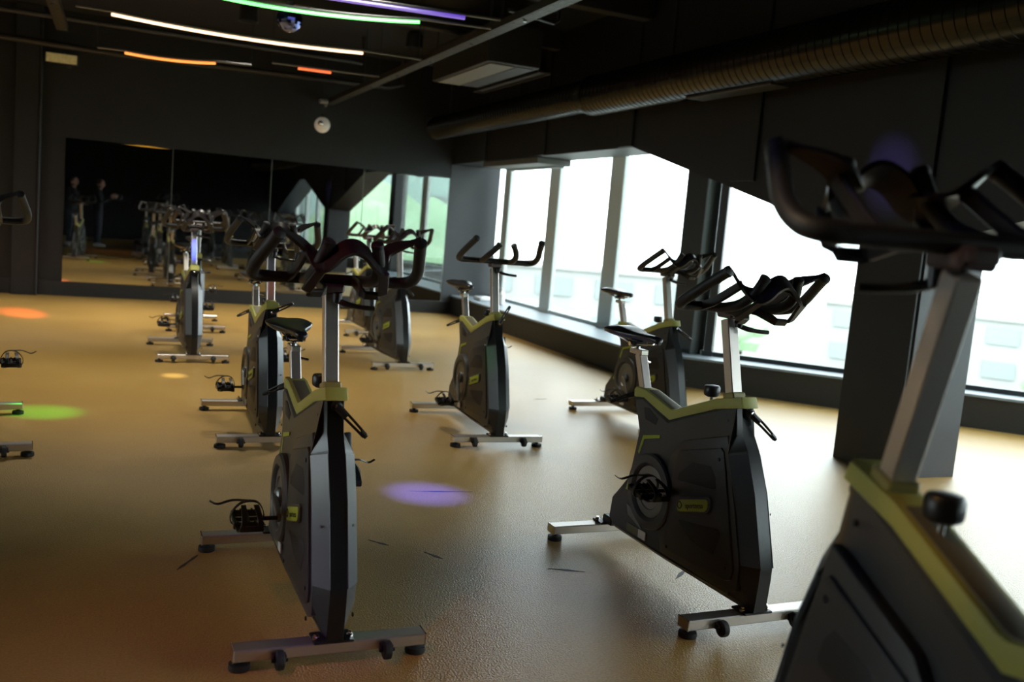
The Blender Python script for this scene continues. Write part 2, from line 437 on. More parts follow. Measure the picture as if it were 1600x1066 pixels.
def make_bike(banded):
    R = empty('exercise_bike', (0, 0, 0))
    # ---- body shell: outer ring O on the centre edge, inner ring I on the flanks
    O = [(.332, .735, .024), (.357, .63, .024), (.390, .585, .024), (.450, .456, .024), (.520, .226, .024), (.520, .185, .024), (.512, .072, .024), (.43, .068, .024),
         (.0, .070, .03), (-.37, .076, .03), (-.412, .11, .03), (-.402, .205, .03), (-.338, .25, .03), (-.285, .32, .03), (-.252, .51, .026), (-.314, .640, .028), (-.25, .652, .028), (-.064, .600, .026)]
    I = [(.316, .722, .030), (.322, .62, .034), (.338, .565, .062), (.395, .45, .062), (.466, .22, .062), (.468, .165, .060), (.48, .085, .030), (.42, .088, .034),
         (.0, .088, .050), (-.36, .092, .045), (-.398, .115, .045), (-.388, .197, .045), (-.325, .24, .05), (-.268, .32, .05), (-.237, .51, .045), (-.296, .622, .040), (-.25, .634, .039), (-.064, .580, .040)]
    n = len(O)
    bm = new()
    ring = {}
    for s in (1, -1):
        ring[s, 'O'] = [bm.verts.new((x, s * h, z)) for x, z, h in O]
        ring[s, 'I'] = [bm.verts.new((x, s * h, z)) for x, z, h in I]
    black = []
    for k in range(n):
        j = (k + 1) % n
        f = bm.faces.new((ring[1, 'O'][k], ring[1, 'O'][j], ring[-1, 'O'][j], ring[-1, 'O'][k]))
        if k <= 5: f.material_index = 1
        for s in (1, -1):
            f = bm.faces.new((ring[s, 'O'][k], ring[s, 'O'][j], ring[s, 'I'][j], ring[s, 'I'][k]))
            if k in (0, 1, 4, 5): f.material_index = 1
    for s in (1, -1):
        f = bm.faces.new(ring[s, 'I'])
        bmesh.ops.triangulate(bm, faces=[f])
    body = mk('body', bm, SHELL, R, sharp=25)
    body.data.materials.append(GLOSSB)
    # ---- graphite front cheeks on both sides of the black centre strip
    for s in (1, -1):
        bm = new()
        A = [(.3935, .577, .026), (.4535, .452, .026), (.5235, .226, .026)]
        B = [(.341, .560, .0645), (.397, .449, .0645), (.4685, .221, .0645)]
        va = [bm.verts.new((x, s * h, z)) for x, z, h in A]; vb = [bm.verts.new((x, s * h, z)) for x, z, h in B]
        for k in range(2): bm.faces.new((va[k], va[k + 1], vb[k + 1], vb[k]))
        r = bmesh.ops.extrude_face_region(bm, geom=list(bm.faces))
        for v in [g for g in r['geom'] if isinstance(g, bmesh.types.BMVert)]: v.co += Vector((-.006, -s * .005, 0))
        lathe(bm, [(.004, 0), (.004, .003)], AX((.454, s * .045, .385), (.7, s * .7, .1)), 8)
        mk('front_cheek', bm, FRONT, body, sharp=25)
    # ---- big raised flank step + recessed side cover with vents
    for s in (1, -1):
        bm = new()
        step = [(.0, .47), (.075, .548), (.318, .622), (.338, .566), (.455, .215), (.452, .125), (.40, .100), (.0, .102), (-.02, .16)]
        prism(bm, step, s * .035, s * .0585, 0.006)
        mk('flank', bm, SHELL, body, sharp=30)
        bm = new()
        cov = [(.050, .488), (.075, .512), (.300, .575), (.318, .565), (.432, .19), (.425, .155), (.40, .142), (.05, .128), (.022, .15), (.034, .25), (.042, .36)]
        prism(bm, cov, s * .050, s * .0665, 0.004)
        sc_ = mk('side_panel', bm, PANEL, body, sharp=30)
        bm = new()
        prism(bm, [(.075, .400), (.080, .425), (.155, .488), (.262, .500), (.290, .470), (.300, .432), (.285, .425)], s * .060, s * .0674, .0015)
        prism(bm, [(.105, .262), (.335, .300), (.352, .285), (.320, .205), (.295, .205), (.19, .215)], s * .060, s * .0674, .0015)
        mk('vent', bm, VENT, body)
        bm = new()
        for x, z in ((.30, .535), (.395, .185), (.05, .14), (.29, .665), (.43, .11), (-.21, .575)): lathe(bm, [(.0065, 0), (.0065, .004), (.003, .005)], AX((x, s * (.0655 if x > 0 and z < .6 else .036), z), (0, s, 0)), 8)
        mk('screw', bm, BLACK, body)
        # grab opening behind the dip and drain recess by the rear
        bm = new(); prism(bm, [(-.228, .606), (-.195, .610), (-.125, .582), (-.135, .556), (-.21, .562)], s * .030, s * .0425, .002); mk('grab_recess', bm, VENT, body)
        bm = new(); prism(bm, [(-.275, .205), (-.225, .195), (-.155, .135), (-.26, .165)], s * .040, s * .0475, .002); mk('vent', bm, GREYMET, body)
        # lime decals
        bm = new()
        P1 = [(-.248, .385), (-.236, .385), (-.197, .487), (-.095, .515), (-.095, .527), (-.207, .500)]
        prism(bm, P1, s * .044, s * .0468); mk('decal_stripe', bm, LIMEDEC, body)
        bm = new(); prism(bm, [(-.287, .262), (-.270, .262), (-.256, .322), (-.268, .322)], s * .047, s * .0512); mk('decal_stripe', bm, LIMEDEC, body)
        # flywheel ring
        bm = new()
        Mh = AX((HUB.x, s * .04, HUB.z), (0, s, 0))
        lathe(bm, [(.146, 0), (.146, .026), (.140, .033), (.112, .036), (.106, .032), (.100, .022), (.05, .020)], Mh, 40)
        mk('flywheel_cover', bm, SHELL, body)
        bm = new(); lathe(bm, [(.098, 0), (.098, .024), (.070, .027), (.066, .023), (.045, .023)], Mh, 36); mk('flywheel', bm, GREYMET, body)
    bm = new(); bx(bm, (-.215, -.0455, .118), (.085, .004, .032)); lb = mk('serial_label', bm, LABELG, body)
    bm = new(); bx(bm, (-.145, -.0472, .118), (.050, .004, .032)); lb = mk('serial_label', bm, LABELW, body); lb['label'] = 'white half of the sticker'
    # ---- lime top cover: a channel that follows the dip
    bm = new()
    top = [(.336, .758), (.20, .727), (-.046, .636), (-.066, .634), (-.245, .674), (-.312, .674), (-.326, .662), (-.322, .632), (-.27, .634), (-.065, .590), (.20, .688), (.352, .722)]
    prism(bm, top, -.034, .034, .006)
    cover = mk('top_cover', bm, LIME, R)
    bm = new()
    mid = [(.19, .7255), (-.045, .639), (-.064, .6370), (-.235, .675), (-.235, .66), (-.06, .62), (.18, .70)]
    prism(bm, mid, -.022, .022, .002)
    mk('top_inlay', bm, mat('grey_inlay', (.16, .14, .09), .5), cover)
    # ---- badge
    for s in (1, -1):
        bm = new()
        pl = []
        cx, cz, w, h, sl = .190, .342, .098, .030, .30
        for a0, (dx, dz) in zip((0, PI / 2, PI, 3 * PI / 2), ((w - .02, h - .02), (-w + .02, h - .02), (-w + .02, -h + .02), (w - .02, -h + .02))):
            for i in range(4):
                a = a0 + PI / 2 * i / 3
                x = dx + .02 * math.cos(a); z = dz + .02 * math.sin(a)
                pl.append((cx + x, cz + z + sl * x))
        prism(bm, pl, s * .060, s * .0755, .004)
        frame = mk('badge', bm, SHELL, R)
        bm = new()
        pl2 = [(cx + (x - cx) * .88, cz + (z - cz - sl * (x - cx)) * .74 + sl * (x - cx) * .88 - .002) for x, z in pl]
        prism(bm, pl2, s * .070, s * .0770, .001)
        mk('badge_plate', bm, LIMEDEC, frame)
        me = text_mesh('sportness', .027)
        me.materials.clear(); me.materials.append(INK)
        tmat = Matrix.Translation((cx + .012, s * .0774, cz)) @ (Matrix.Rotation(0, 4, 'Z') if s < 0 else Matrix.Rotation(PI, 4, 'Z')) @ Matrix.Rotation(PI / 2, 4, 'X') @ Matrix.Rotation(math.atan(sl) * (1 if s < 0 else -1), 4, 'Z')
        me.transform(tmat)
        t = bpy.data.objects.new('lettering', me); COL.objects.link(t); t.parent = frame
        bm = new()
        ex = cx - .072 if s < 0 else cx + .080
        ring_ = [(ex + .0125 * math.cos(a / 16 * 2 * PI), s * .0776, cz + sl * (ex - cx) + .0125 * math.sin(a / 16 * 2 * PI)) for a in range(17)]
        tube(bm, ring_, .0018, 5)
        mk('emblem', bm, INK, frame)
    # ---- stabilisers
    def stab(x, name, front):
        bm = new(); bx(bm, (x, 0, .047), (.058, .540, .034), .003)
        st = mk(name, bm, STEEL, R)
        for s in (1, -1):
            bm = new(); bx(bm, (x, s * .2705, .047), (.060, .004, .036), .001); mk('end_cap', bm, CHROME, st)
            bm = new(); lathe(bm, [(.016, .0), (.029, .0), (.030, .004), (.029, .017), (.010, .019), (.009, .032)], Matrix.Translation((x, s * .250, 0)), 20); mk('foot_pad', bm, RUBBER, st)
        bm = new()
        bx(bm, (x - (.0 if front else 0), 0, .067), (.075, .115, .008), .003)
        mk('mounting_plate', bm, BLACK, st)
        for s in (1, -1):
            bm = new()
            lathe(bm, [(.010, .066), (.010, .078), (.006, .080), (.006, .086)], Matrix.Translation((x + (.012 if front else -.01), s * .048, 0)), 6)
            mk('bolt', bm, CHROME, st)
        if front:
            for s in (1, -1):
                bm = new()
                lathe(bm, [(.008, -.011), (.020, -.012), (.026, -.009), (.027, 0), (.026, .009), (.020, .012), (.008, .011)], AX((x + .048, s * .150, .036), (0, 1, 0)), 20)
                mk('transport_wheel', bm, RUBBER, st)
                bm = new(); bx(bm, (x + .034, s * .150 + .016, .040), (.036, .004, .022), .002); bx(bm, (x + .034, s * .150 - .016, .040), (.036, .004, .022), .002)
                lathe(bm, [(.005, -.022), (.005, .022)], AX((x + .048, s * .150, .036), (0, 1, 0)), 8)
                mk('wheel_bracket', bm, BLACK, st)
        return st
    stab(.473, 'front_stabilizer', True); stab(-.473, 'rear_stabilizer', False)
    bm = new(); bx(bm, (-.435, 0, .085), (.07, .07, .035), .006); mk('rear_bracket', bm, BLACK, R)
    # ---- handlebar post
    pb = Vector((.257, 0, .740)); pt = pb + POST_D * .285
    bm = new()
    rot = Euler((0, math.atan2(POST_D.x, POST_D.z), 0))
    c = (pb + pt) / 2 - POST_D * .03
    bx(bm, c, (.042, .042, .345), .003, rot)
    mk('handlebar_post', bm, STEEL, R)
    bm = new(); bx(bm, (pb.x, 0, .747), (.058, .054, .022), .004, rot); mk('post_collar', bm, mat('collar', (.30, .26, .08), .4), R)
    # clamp, stem and quick lever under the bar
    bm = new()
    bx(bm, (.188, 0, 1.032), (.085, .062, .026), .006)
    bx(bm, (.150, 0, 1.040), (.04, .05, .03), .008)
    clamp = mk('handlebar_clamp', bm, mat('clamp_alloy', (.10, .075, .075), .4, .5), R)
    bm = new()
    lathe(bm, [(.013, -.014), (.014, .014)], AX((.222, .012, 1.006), (0, 0, 1)), 14)
    tube(bm, smooth_path([(.222, .012, .998), (.236, .040, .988), (.246, .085, .982), (.25, .118, .981)], 4), [.009] * 6 + [.0075] * 7, 8)
    lever = mk('clamp_lever', bm, BLACK, R)
    # ---- handlebar
    IN = {True: lambda s: [(.188, s * .085, 1.056), (.27, s * .092, 1.062), (.35, s * .092, 1.082), (.402, s * .082, 1.122), (.426, s * .068, 1.170)],
          False: lambda s: [(.188, s * .088, 1.056), (.235, s * .092, 1.064), (.300, s * .086, 1.092), (.345, s * .066, 1.124), (.362, s * .046, 1.156)]}
    bm = new()
    tube(bm, [(.188, -.205, 1.056), (.186, -.1, 1.056), (.186, 0, 1.056), (.186, .1, 1.056), (.188, .205, 1.056)], .0165, 14)
    hb = mk('handlebar', bm, FOAM, R)
    for s in (1, -1):
        bm = new()
        tube(bm, smooth_path([(.188, s * .185, 1.056), (.192, s * .215, 1.058), (.220, s * .236, 1.068), (.275, s * .236, 1.098), (.345, s * .216, 1.146), (.402, s * .199, 1.184)], 5), .0178, 14)
        lathe(bm, [(.0178, -.004), (.0195, 0), (.0185, .009), (.010, .013)], AX((.402, s * .199, 1.184), (.057, -s * .017, .038)), 14)
        mk('grip', bm, FOAM, hb)
        bm = new()
        tube(bm, smooth_path(IN[banded](s), 5), .0172, 14)
        lathe(bm, [(.0172, -.004), (.0190, 0), (.018, .009), (.010, .013)], AX(IN[banded](s)[-1], Vector(IN[banded](s)[-1]) - Vector(IN[banded](s)[-2])), 14)
        mk('grip', bm, FOAM, hb)
    if banded:
        # moulded band: tip - dip - hump - dip - tip, with a hanging loop on each side
        half = [(.410, .199, 1.196), (.392, .165, 1.178), (.366, .122, 1.150), (.385, .104, 1.124), (.430, .086, 1.098), (.448, .060, 1.110), (.454, .030, 1.140)]
        pts = [(x, -y, z) for x, y, z in half] + [(.456, 0, 1.152)] + list(reversed(half))
        bm = new()
        P = smooth_path(pts, 5)
        # band width runs fore-aft and narrows towards the tips
        T = frames(P); prev = None
        for i, p in enumerate(P):
            t = T[i]; u = Vector((-.78, 0, .62)); u = (u - t * u.dot(t)).normalized(); v = t.cross(u)
            w = .030 if abs(p.y) < .10 else max(.007, .030 - (abs(p.y) - .10) * .30)
            h = .005
            ringv = [bm.verts.new(p + u * a + v * b) for a, b in ((-w * .3, -h), (w * 1.7, -h), (w * 1.7, h), (-w * .3, h))]
            if prev:
                for k in range(4): bm.faces.new((prev[k], prev[(k + 1) % 4], ringv[(k + 1) % 4], ringv[k]))
            else: bm.faces.new(list(reversed(ringv)))
            prev = ringv
        bm.faces.new(prev)
        mk('moulded_band', bm, BAND, hb, sharp=40)
        for s in (1, -1):
            bm = new()
            pts = [(.438, s * .088, 1.096), (.366, s * .108, 1.036), (.354, s * .098, 1.028), (.348, s * .062, 1.028), (.338, s * .052, 1.036), (.26, s * .058, 1.052), (.195, s * .062, 1.056)]
            tube(bm, pts, .01, up=(.75, 0, .65), flat=(.015, .006))
            mk('hanging_loop', bm, BAND, hb)
            bm = new()
            tube(bm, [(.368, s * .112, 1.146), (.30, s * .116, 1.108), (.24, s * .122, 1.075), (.192, s * .130, 1.058)], .01, up=(-.3, 0, 1), flat=(.015, .006))
            mk('brace_arm', bm, BAND, hb)
    # ---- resistance knob and the two clamp levers
    kb = Vector((.133, 0, .676))
    kd = Vector((-.02, 0, 1)).normalized()
    bm = new(); lathe(bm, [(.006, -.02), (.006, .042), (.010, .044), (.010, .05)], AX(kb, kd), 12)
    stem = mk('tension_knob', bm, CHROME, R)
    bm = new(); lathe(bm, [(.018, .044), (.027, .050), (.029, .056), (.029, .078), (.025, .084), (.012, .086)], AX(kb, kd), 24); mk('knob_cap', bm, BLACK, stem)
    def lever_at(p, d, nrm, ln):
        d = Vector(d).normalized(); nrm = Vector(nrm).normalized(); side = d.cross(nrm)
        bm = new()
        lathe(bm, [(.008, -.03), (.008, .0), (.015, .002), (.016, .012), (.008, .016)], AX(p, nrm), 16)
        q = Vector(p) + nrm * .008
        for o_ in (-.0085, .0085):
            tube(bm, [q + side * o_, q + d * ln * .5 + side * o_ * .8 + nrm * .010, q + d * ln + side * o_ * .6 + nrm * .012], .0042, 8)
        bx_r = d.to_track_quat('X', 'Z')
        tube(bm, [q + d * .004, q + d * .042 + nrm * .004], [.013, .010], 10)
        tube(bm, [q + d * (ln - .018) + nrm * .012, q + d * (ln + .006) + nrm * .012], [.0085, .0065], 10)
        L = mk('adjustment_lever', bm, BLACK, R)
        bm = new(); lathe(bm, [(.007, .010), (.007, .018), (.004, .020)], AX(p, nrm), 10); mk('lever_bolt', bm, CHROME, L)
        return L
    lever_at((.345, .0, .705), (.25, .60, -.62), (1, 0, .15), .115)['front'] = 1
    lever_at((-.322, -.012, .645), (-.45, -.62, -.42), (-1, 0, .1), .105)
    # ---- seat post and saddle
    sb = Vector((-.300, 0, .655)); sd = Vector((-.055, 0, .145)).normalized(); stt = Vector((-.354, 0, .800))
    # the seat post comes out of the rear yoke of the body
    sb = Vector((-.294, 0, .664)); sd = (Vector((-.354, 0, .800)) - sb).normalized(); stt = Vector((-.354, 0, .800))
    bm = new(); c = (sb + stt) / 2 - sd * .07
    bx(bm, c, (.036, .036, (stt - sb).length + .14), .003, Euler((0, math.atan2(sd.x, sd.z), 0)))
    sp = mk('seat_post', bm, STEEL, R)
    bm = new(); bx(bm, (-.371, 0, .807), (.090, .034, .022), .003); mk('seat_slider', bm, STEEL, sp)
    bm = new(); tube(bm, [(-.352, .0, .775), (-.352, .028, .770), (-.36, .05, .765)], .005, 8); mk('slider_pin', bm, CHROME, sp)
    bm = new()
    lathe(bm, [(.0125, .815), (.0125, .868)], Matrix.Translation((-.384, 0, 0)), 14); mk('seat_pillar', bm, CHROME, sp)
    # saddle: lofted sections nose to tail
    bm = new()
    secs = [(-.172, .010, .872, .020), (-.180, .019, .880, .026), (-.215, .024, .884, .030), (-.265, .030, .884, .034), (-.315, .046, .886, .038), (-.36, .070, .892, .042), (-.405, .084, .898, .044), (-.440, .083, .898, .040), (-.458, .062, .892, .030)]
    rings = []
    for x, w, zt, th in secs:
        rr = []
        for k in range(16):
            a = 2 * PI * k / 16
            yy = w * math.copysign(abs(math.cos(a)) ** .8, math.cos(a)); s_ = math.sin(a)
            zz = zt + (s_ * .010 - .010 if s_ > 0 else s_ * (th - .010) - .010) + (-.004 if abs(yy) < w * .15 and s_ > 0 and x < -.2 else 0) - (abs(yy) / .084) ** 2 * .008
            rr.append(bm.verts.new(((x + .172) * 1.10 - .228, yy, zz)))
        rings.append(rr)
    for a, b in zip(rings[:-1], rings[1:]):
        for k in range(16): bm.faces.new((a[k], a[(k + 1) % 16], b[(k + 1) % 16], b[k]))
    bm.faces.new(rings[0]); bm.faces.new(list(reversed(rings[-1])))
    # hollow the underside a little
    sad = mk('saddle', bm, SADDLE, R, sharp=60)
    bm = new()
    for s in (1, -1):
        tube(bm, smooth_path([(-.255, s * .010, .852), (-.32, s * .020, .842), (-.384, s * .022, .838), (-.44, s * .024, .842), (-.50, s * .045, .862)], 4), .0038, 8)
    mk('saddle_rail', bm, CHROME, sad)
    bm = new(); bx(bm, (-.384, 0, .838), (.05, .062, .020), .004); mk('saddle_clamp', bm, BLACK, sad)
    bm = new(); lathe(bm, [(.009, -.04), (.009, .04)], AX((-.384, 0, .836), (0, 1, 0)), 10); mk('clamp_bolt', bm, CHROME, sad)
    for s in (1, -1):
        bm = new(); tube(bm, [(-.43, s * .020, .846), (-.455, s * .040, .858), (-.47, s * .052, .868)], .004, 6); mk('saddle_strut', bm, BLACK, sad)
    # ---- cranks and pedals: built pointing along +X about the hub
    for s, nm in ((-1, 'r'), (1, 'l')):
        bm = new()
        lathe(bm, [(.034, .0), (.034, .012), (.026, .018), (.014, .020)], AX((0, s * .062, 0), (0, s, 0)), 20)
        pts = [(.0, s * .082, 0), (.06, s * .086, 0), (.165, s * .094, 0)]
        tube(bm, pts, .01, up=(0, 0, 1), flat=(.0145, .008))
        ca = mk('crank_arm', bm, GREYMET, R, loc=HUB); ca['side'] = nm
        bm = new(); lathe(bm, [(.012, 0), (.012, .006), (.006, .007)], AX((0, s * .080, 0), (0, s, 0)), 12); mk('crank_bolt', bm, CHROME, ca)
        # pedal body (level), loc set per bike
        bm = new()
        lathe(bm, [(.007, -.03), (.007, .10)], AX((0, 0, 0), (0, s, 0)), 10)
        for xx in (-.040, .040): bx(bm, (xx, s * .062, 0), (.012, .092, .022), .003)
        for yy in (.022, .062, .102): bx(bm, (0, s * yy, 0), (.080, .010, .016), .002)
        for xx in (-.040, .040):
            for q in range(5): bx(bm, (xx, s * (.028 + q * .017), .012), (.010, .006, .006), .001)
        pd = mk('pedal', bm, BLACK, R, loc=HUB); pd['side'] = nm
        bm = new()
        # toe cage: two hoops and a toe strap
        for yy in (.030, .094):
            tube(bm, smooth_path([(.040, s * yy, -.002), (.085, s * yy, .004), (.108, s * (yy * .8 + .0124), .030), (.085, s * (yy * .7 + .0186), .055), (.03, s * (yy * .6 + .0248), .062)], 4), .01, up=(0, 1, 0), flat=(.008, .0022))
        tube(bm, smooth_path([(.105, s * .028, .022), (.112, s * .062, .026), (.105, s * .096, .022)], 3), .01, up=(0, 0, 1), flat=(.010, .002))
        mk('toe_cage', bm, BLACK, pd)
        bm = new()
        tube(bm, smooth_path([(0, s * .02, -.014), (0, s * .062, -.020), (0, s * .106, -.012), (.004, s * .114, .020), (.008, s * .092, .056), (.010, s * .062, .068), (.008, s * .032, .058), (.004, s * .014, .020), (0, s * .02, -.014)], 4), .01, up=(1, 0, 0), flat=(.007, .0013))
        tube(bm, smooth_path([(.010, s * .06, .068), (-.01, s * .11, .062), (-.03, s * .15, .040), (-.035, s * .175, .050)], 4), .01, up=(1, 0, 0), flat=(.006, .0012))
        mk('toe_strap', bm, BLACK, pd)
    return R

def clone(o, parent=None):
    c = o.copy(); COL.objects.link(c)
    if parent: c.parent = parent
    for ch in list(o.children): clone(ch, c)
    return c

BAR_PARTS = {'handlebar_post', 'handlebar_clamp', 'clamp_lever', 'handlebar'}
SEAT_PARTS = {'seat_post', 'saddle'}
def base(n): return n.split('.')[0]
def pose(R, crank, dbar=0.0, dseat=0.0, lev=0.0):
    for ch in R.children:
        b = base(ch.name)
        if b in BAR_PARTS: ch.location = POST_D * (dbar / POST_D.z)
        elif b in SEAT_PARTS:
            d = Vector((-.06, 0, .132)).normalized(); ch.location = d * (dseat / d.z)
        elif b == 'adjustment_lever' and ch.get('front'):
            p = Vector((.345, 0, .705)); M_ = Matrix.Rotation(lev, 3, 'X')
            ch.rotation_euler = (lev, 0, 0); ch.location = p - M_ @ p
        elif b == 'crank_arm':
            a = crank if ch['side'] == 'r' else crank + PI
            ch.rotation_euler = (0, -a, 0)
        elif b == 'pedal':
            a = crank if ch['side'] == 'r' else crank + PI
            s = -1 if ch['side'] == 'r' else 1
            ch.location = HUB + Vector((.165 * math.cos(a), s * .128, .165 * math.sin(a)))
            ch.rotation_euler = (0, math.radians(ch.get('tilt', 10)), 0)

STAGE_Z = 0.168
rad = math.radians
GR = 'exercise bikes of the cycling class'
# key: x, y, z, yaw, crank angle (right side), bar lift, seat lift, banded, label
BIKES = [
    (0.595, 2.990, 0, -89.6, -6, 0.000, -0.035, True, 'large exercise bike in the left foreground, front end and whole near base visible'),
    (1.972, 2.918, 0, -88.1, 18, -0.010, 0.000, True, 'exercise bike right of centre turned side-on, whole grey flank and lime badge visible'),
    (2.088, 5.430, 0, -92.2, -58, 0.000, -0.004, False, 'exercise bike in the middle, the one with a plain bar without loop bands'),
    (0.571, 8.227, 0, -87.7, -20, 0.000, 0.000, True, 'far left exercise bike in front of the mirror, blue glow on its post'),
    (0.782, 5.469, 0, -89.9, -22, 0.000, -0.030, True, 'exercise bike right behind the large left foreground bike, orange glow on its post'),
    (2.235, 8.088, 0, -86.6, -48, 0.000, 0.000, True, 'exercise bike in front of the rightmost mirror panel, bars before the reflected windows'),
    (3.353, 5.560, 0, -88.0, -52, 0.012, 0.000, True, 'exercise bike beside the window wall, behind the side-on bike'),
    (0.756, 10.121, 0, -90.7, -15, 0.000, 0.000, True, 'exercise bike nearest the mirror on the left, mostly hidden behind the far left bike'),
    (2.506, 10.230, 0, -89.3, -15, 0.000, 0.000, True, 'exercise bike nearest the mirror on the right, partly hidden behind another bike'),
    (-0.658, 5.308, 0, -82.7, 205, 0.030, 0.000, True, 'exercise bike cut off by the left edge, only base ends, pedal and grip showing'),
    (1.066, 0.832, STAGE_Z, 77.0, 20, 0.058, 0.110, True, 'dark out of focus exercise bike closest on the right, facing the others from a platform'),
]
proto = {}
LEVER = {.78: 75, .57: 50, 2.09: 115, 1.07: -105, 2.24: 60, 3.35: 10, .76: 40}
for (x, y, z, yaw, cr, db, ds, banded, label) in BIKES:
    if banded not in proto:
        proto[banded] = make_bike(banded); r = proto[banded]
    else:
        r = clone(proto[banded])
    r.location = (x, y, z); r.rotation_euler = (0, 0, rad(yaw))
    tag(r, label, 'exercise bike', GR)
    pose(r, rad(cr), db, ds, rad(LEVER.get((round(x, 2)), 0)))

# platform under the near bike
b_ = new(); bx(b_, (2.0, -.45, STAGE_Z / 2), (3.1, 3.6, STAGE_Z), .006)
tag(mk('platform', b_, mat('black_stage_board', (.02, .02, .02), .6)), 'low black platform under the near right bike', 'platform')

# ------------------------------------------------------------------ ceiling services
DUCT = mat('black_spiral_duct', (.036, .034, .032), .26, .9, noise=((.044, .04, .036), 3))
DKMET = mat('dark_metal', (.05, .048, .045), .45, .6)
TRAYM = mat('tray_metal', (.045, .04, .033), .45, .6)
r = empty('spiral_duct', (3.90, 12.4, 2.50)); tag(r, 'thick black spiral air duct running above the windows', 'duct')
def duct_part(y0, y1, rad_, name, z):
    bm = new(); prof = []; n = int((y1 - y0) / .072)
    for i in range(n):
        a = i / n * (y1 - y0); st = (y1 - y0) / n
        prof += [(rad_, a), (rad_, a + st * .86), (rad_ + .004, a + st * .90), (rad_ + .004, a + st * .97), (rad_, a + st * .995)]
    lathe(bm, prof, AX((0, y0 - 12.4, z), (0, 1, 0)), 40)
    return mk(name, bm, DUCT, r, sharp=50)
duct_part(-4.9, 7.75, .172, 'wide_duct', 0.0)
duct_part(7.85, 12.35, .142, 'narrow_duct', .012)
bm = new(); lathe(bm, [(.178, 0), (.178, .06), (.148, .15), (.148, .2)], AX((0, 7.72 - 12.4, .005), (0, 1, 0)), 40); mk('reducer', bm, DUCT, r)
bm = new(); lathe(bm, [(.15, 0), (.15, .03)], AX((0, 12.33 - 12.4, .012), (0, 1, 0)), 30); mk('end_cap', bm, DKMET, r)
bm = new(); bx(bm, (.02, 5.65 - 12.4, -.172), (.16, 1.0, .02), .004); mk('duct_grille', bm, DKMET, r)
for y in (-3, 0, 3, 6.5, 9.5, 11.8):
    bm = new(); bx(bm, (0, y - 12.4, (CE - 2.5 + .15) / 2), (.02, .03, CE - 2.5 - .15)); mk('hanger', bm, DKMET, r)

def tray(x, y0, y1, z, w, label):
    r = empty('cable_tray', (x, y0, z)); tag(r, label, 'cable tray')
    L = y1 - y0
    bm = new()
    bx(bm, (0, L / 2, 0), (w, L, .006))
    for s in (1, -1): bx(bm, (s * w / 2, L / 2, .022), (.006, L, .05), .001)
    mk('rail', bm, TRAYM, r)
    bm = new()
    for i in range(int(L / .16)):
        for s in (-.25, .25): bx(bm, (s * w, .08 + i * .16, -.0035), (w * .16, .07, .002))
    bx(bm, (0, L / 2, -.0031), (w * .04, L, .0006))
    tag(mk('slots', bm, BLACK, r), None, None, kind='stuff')
    for i in range(int(L / 1.05)):
        bm = new(); lathe(bm, [(.012, -.016), (.012, -.004), (.005, 0)], Matrix.Translation((0, .35 + i * 1.05, 0)), 10); mk('bolt', bm, CHROME, r)
    for i in range(int(L / 2.1)):
        bm = new(); lathe(bm, [(.005, .0), (.005, CE - z)], Matrix.Translation((w * .5, .9 + i * 2.1, 0)), 8); mk('threaded_rod', bm, DKMET, r)
tray(2.47, 1.5, 12.55, 2.65, .10, 'slotted metal cable tray crossing the ceiling diagonally in the photo')
tray(-.52, 4.0, 9.95, 2.72, .09, 'slotted metal cable tray at the upper left corner')

# LED tubes on alu profiles hanging between the trays
def led(x0, x1, xe, y, z, sag, col, strength, label, xs=None, tilt=0.0, rr=.011):
    r = empty('led_tube', (x0, y, z)); tag(r, label, 'led tube light')
    n = 14
    def P(t, dz): return (t * (x1 - x0), tilt * t * (x1 - x0), dz - sag * 4 * t * (1 - t))
    bm = new(); tube(bm, [P(i / n, 0) for i in range(n + 1)], rr, 10); mk('lit_tube', bm, mat('led_' + label.split()[0] + label.split()[1], (.8, .8, .8), .4, emit=col, estr=strength), r)
    bm = new(); xs = x0 - .25 if xs is None else xs
    e = [P(i / n, .022) for i in range(n + 1)]
    pts = [(xs - x0, tilt * (xs - x0), .022)] + e + [(xe - x0, tilt * (xe - x0), .022)]
    tube(bm, pts, .01, up=(0, 1, 0), flat=(.013, .008)); mk('profile', bm, GREYMET, r)
    for q in (pts[0], pts[-1]):
        bm = new(); lathe(bm, [(.003, 0), (.003, CE - z - .03)], Matrix.Translation(q) , 6); mk('suspension_wire', bm, DKMET, r)
led(-.09, 1.88, 2.40, 8.18, 2.63, .03, (1, .62, .36), 3.2, 'warm white LED tube, longest lit line on the ceiling')
led(.45, 1.90, 2.40, 6.85, 2.63, .035, (.12, 1, .17), 3.6, 'green glowing LED tube behind the mirror ball', tilt=-.18)
led(.95, 2.15, 2.40, 6.50, 2.66, .0, (.20, .07, 1), .55, 'violet dim LED tube at the top edge right of the mirror ball', tilt=-.12, rr=.014)
led(.02, .86, 1.2, 10.35, 2.65, .02, (1, .26, .03), 1.9, 'orange LED tube, short line over the left mirrors', tilt=-.2)
led(1.60, 1.92, 2.40, 9.72, 2.65, .0, (1, .11, .01), 1.4, 'red short LED piece beside the cable tray', xs=1.35, tilt=-.1)
led(.02, 1.41, 1.6, -3.1, 2.70, .02, (1, .48, .03), 3.6, 'yellow LED tube behind the viewer, a short bright line in the mirror')
led(-.1, 1.0, 1.2, 2.2, 2.9, .02, (.05, .10, 1), 6.0, 'blue LED tube added above the viewer for colour fill, out of the picture')  # unseen tube added for blue ambient light near the viewer
led(-1.6, -.4, -.3, 1.8, 2.9, .02, (1, .25, .03), 6.0, 'amber LED tube added above the viewer on the left for colour fill, out of the picture')  # unseen tube added to tint the near floor warm

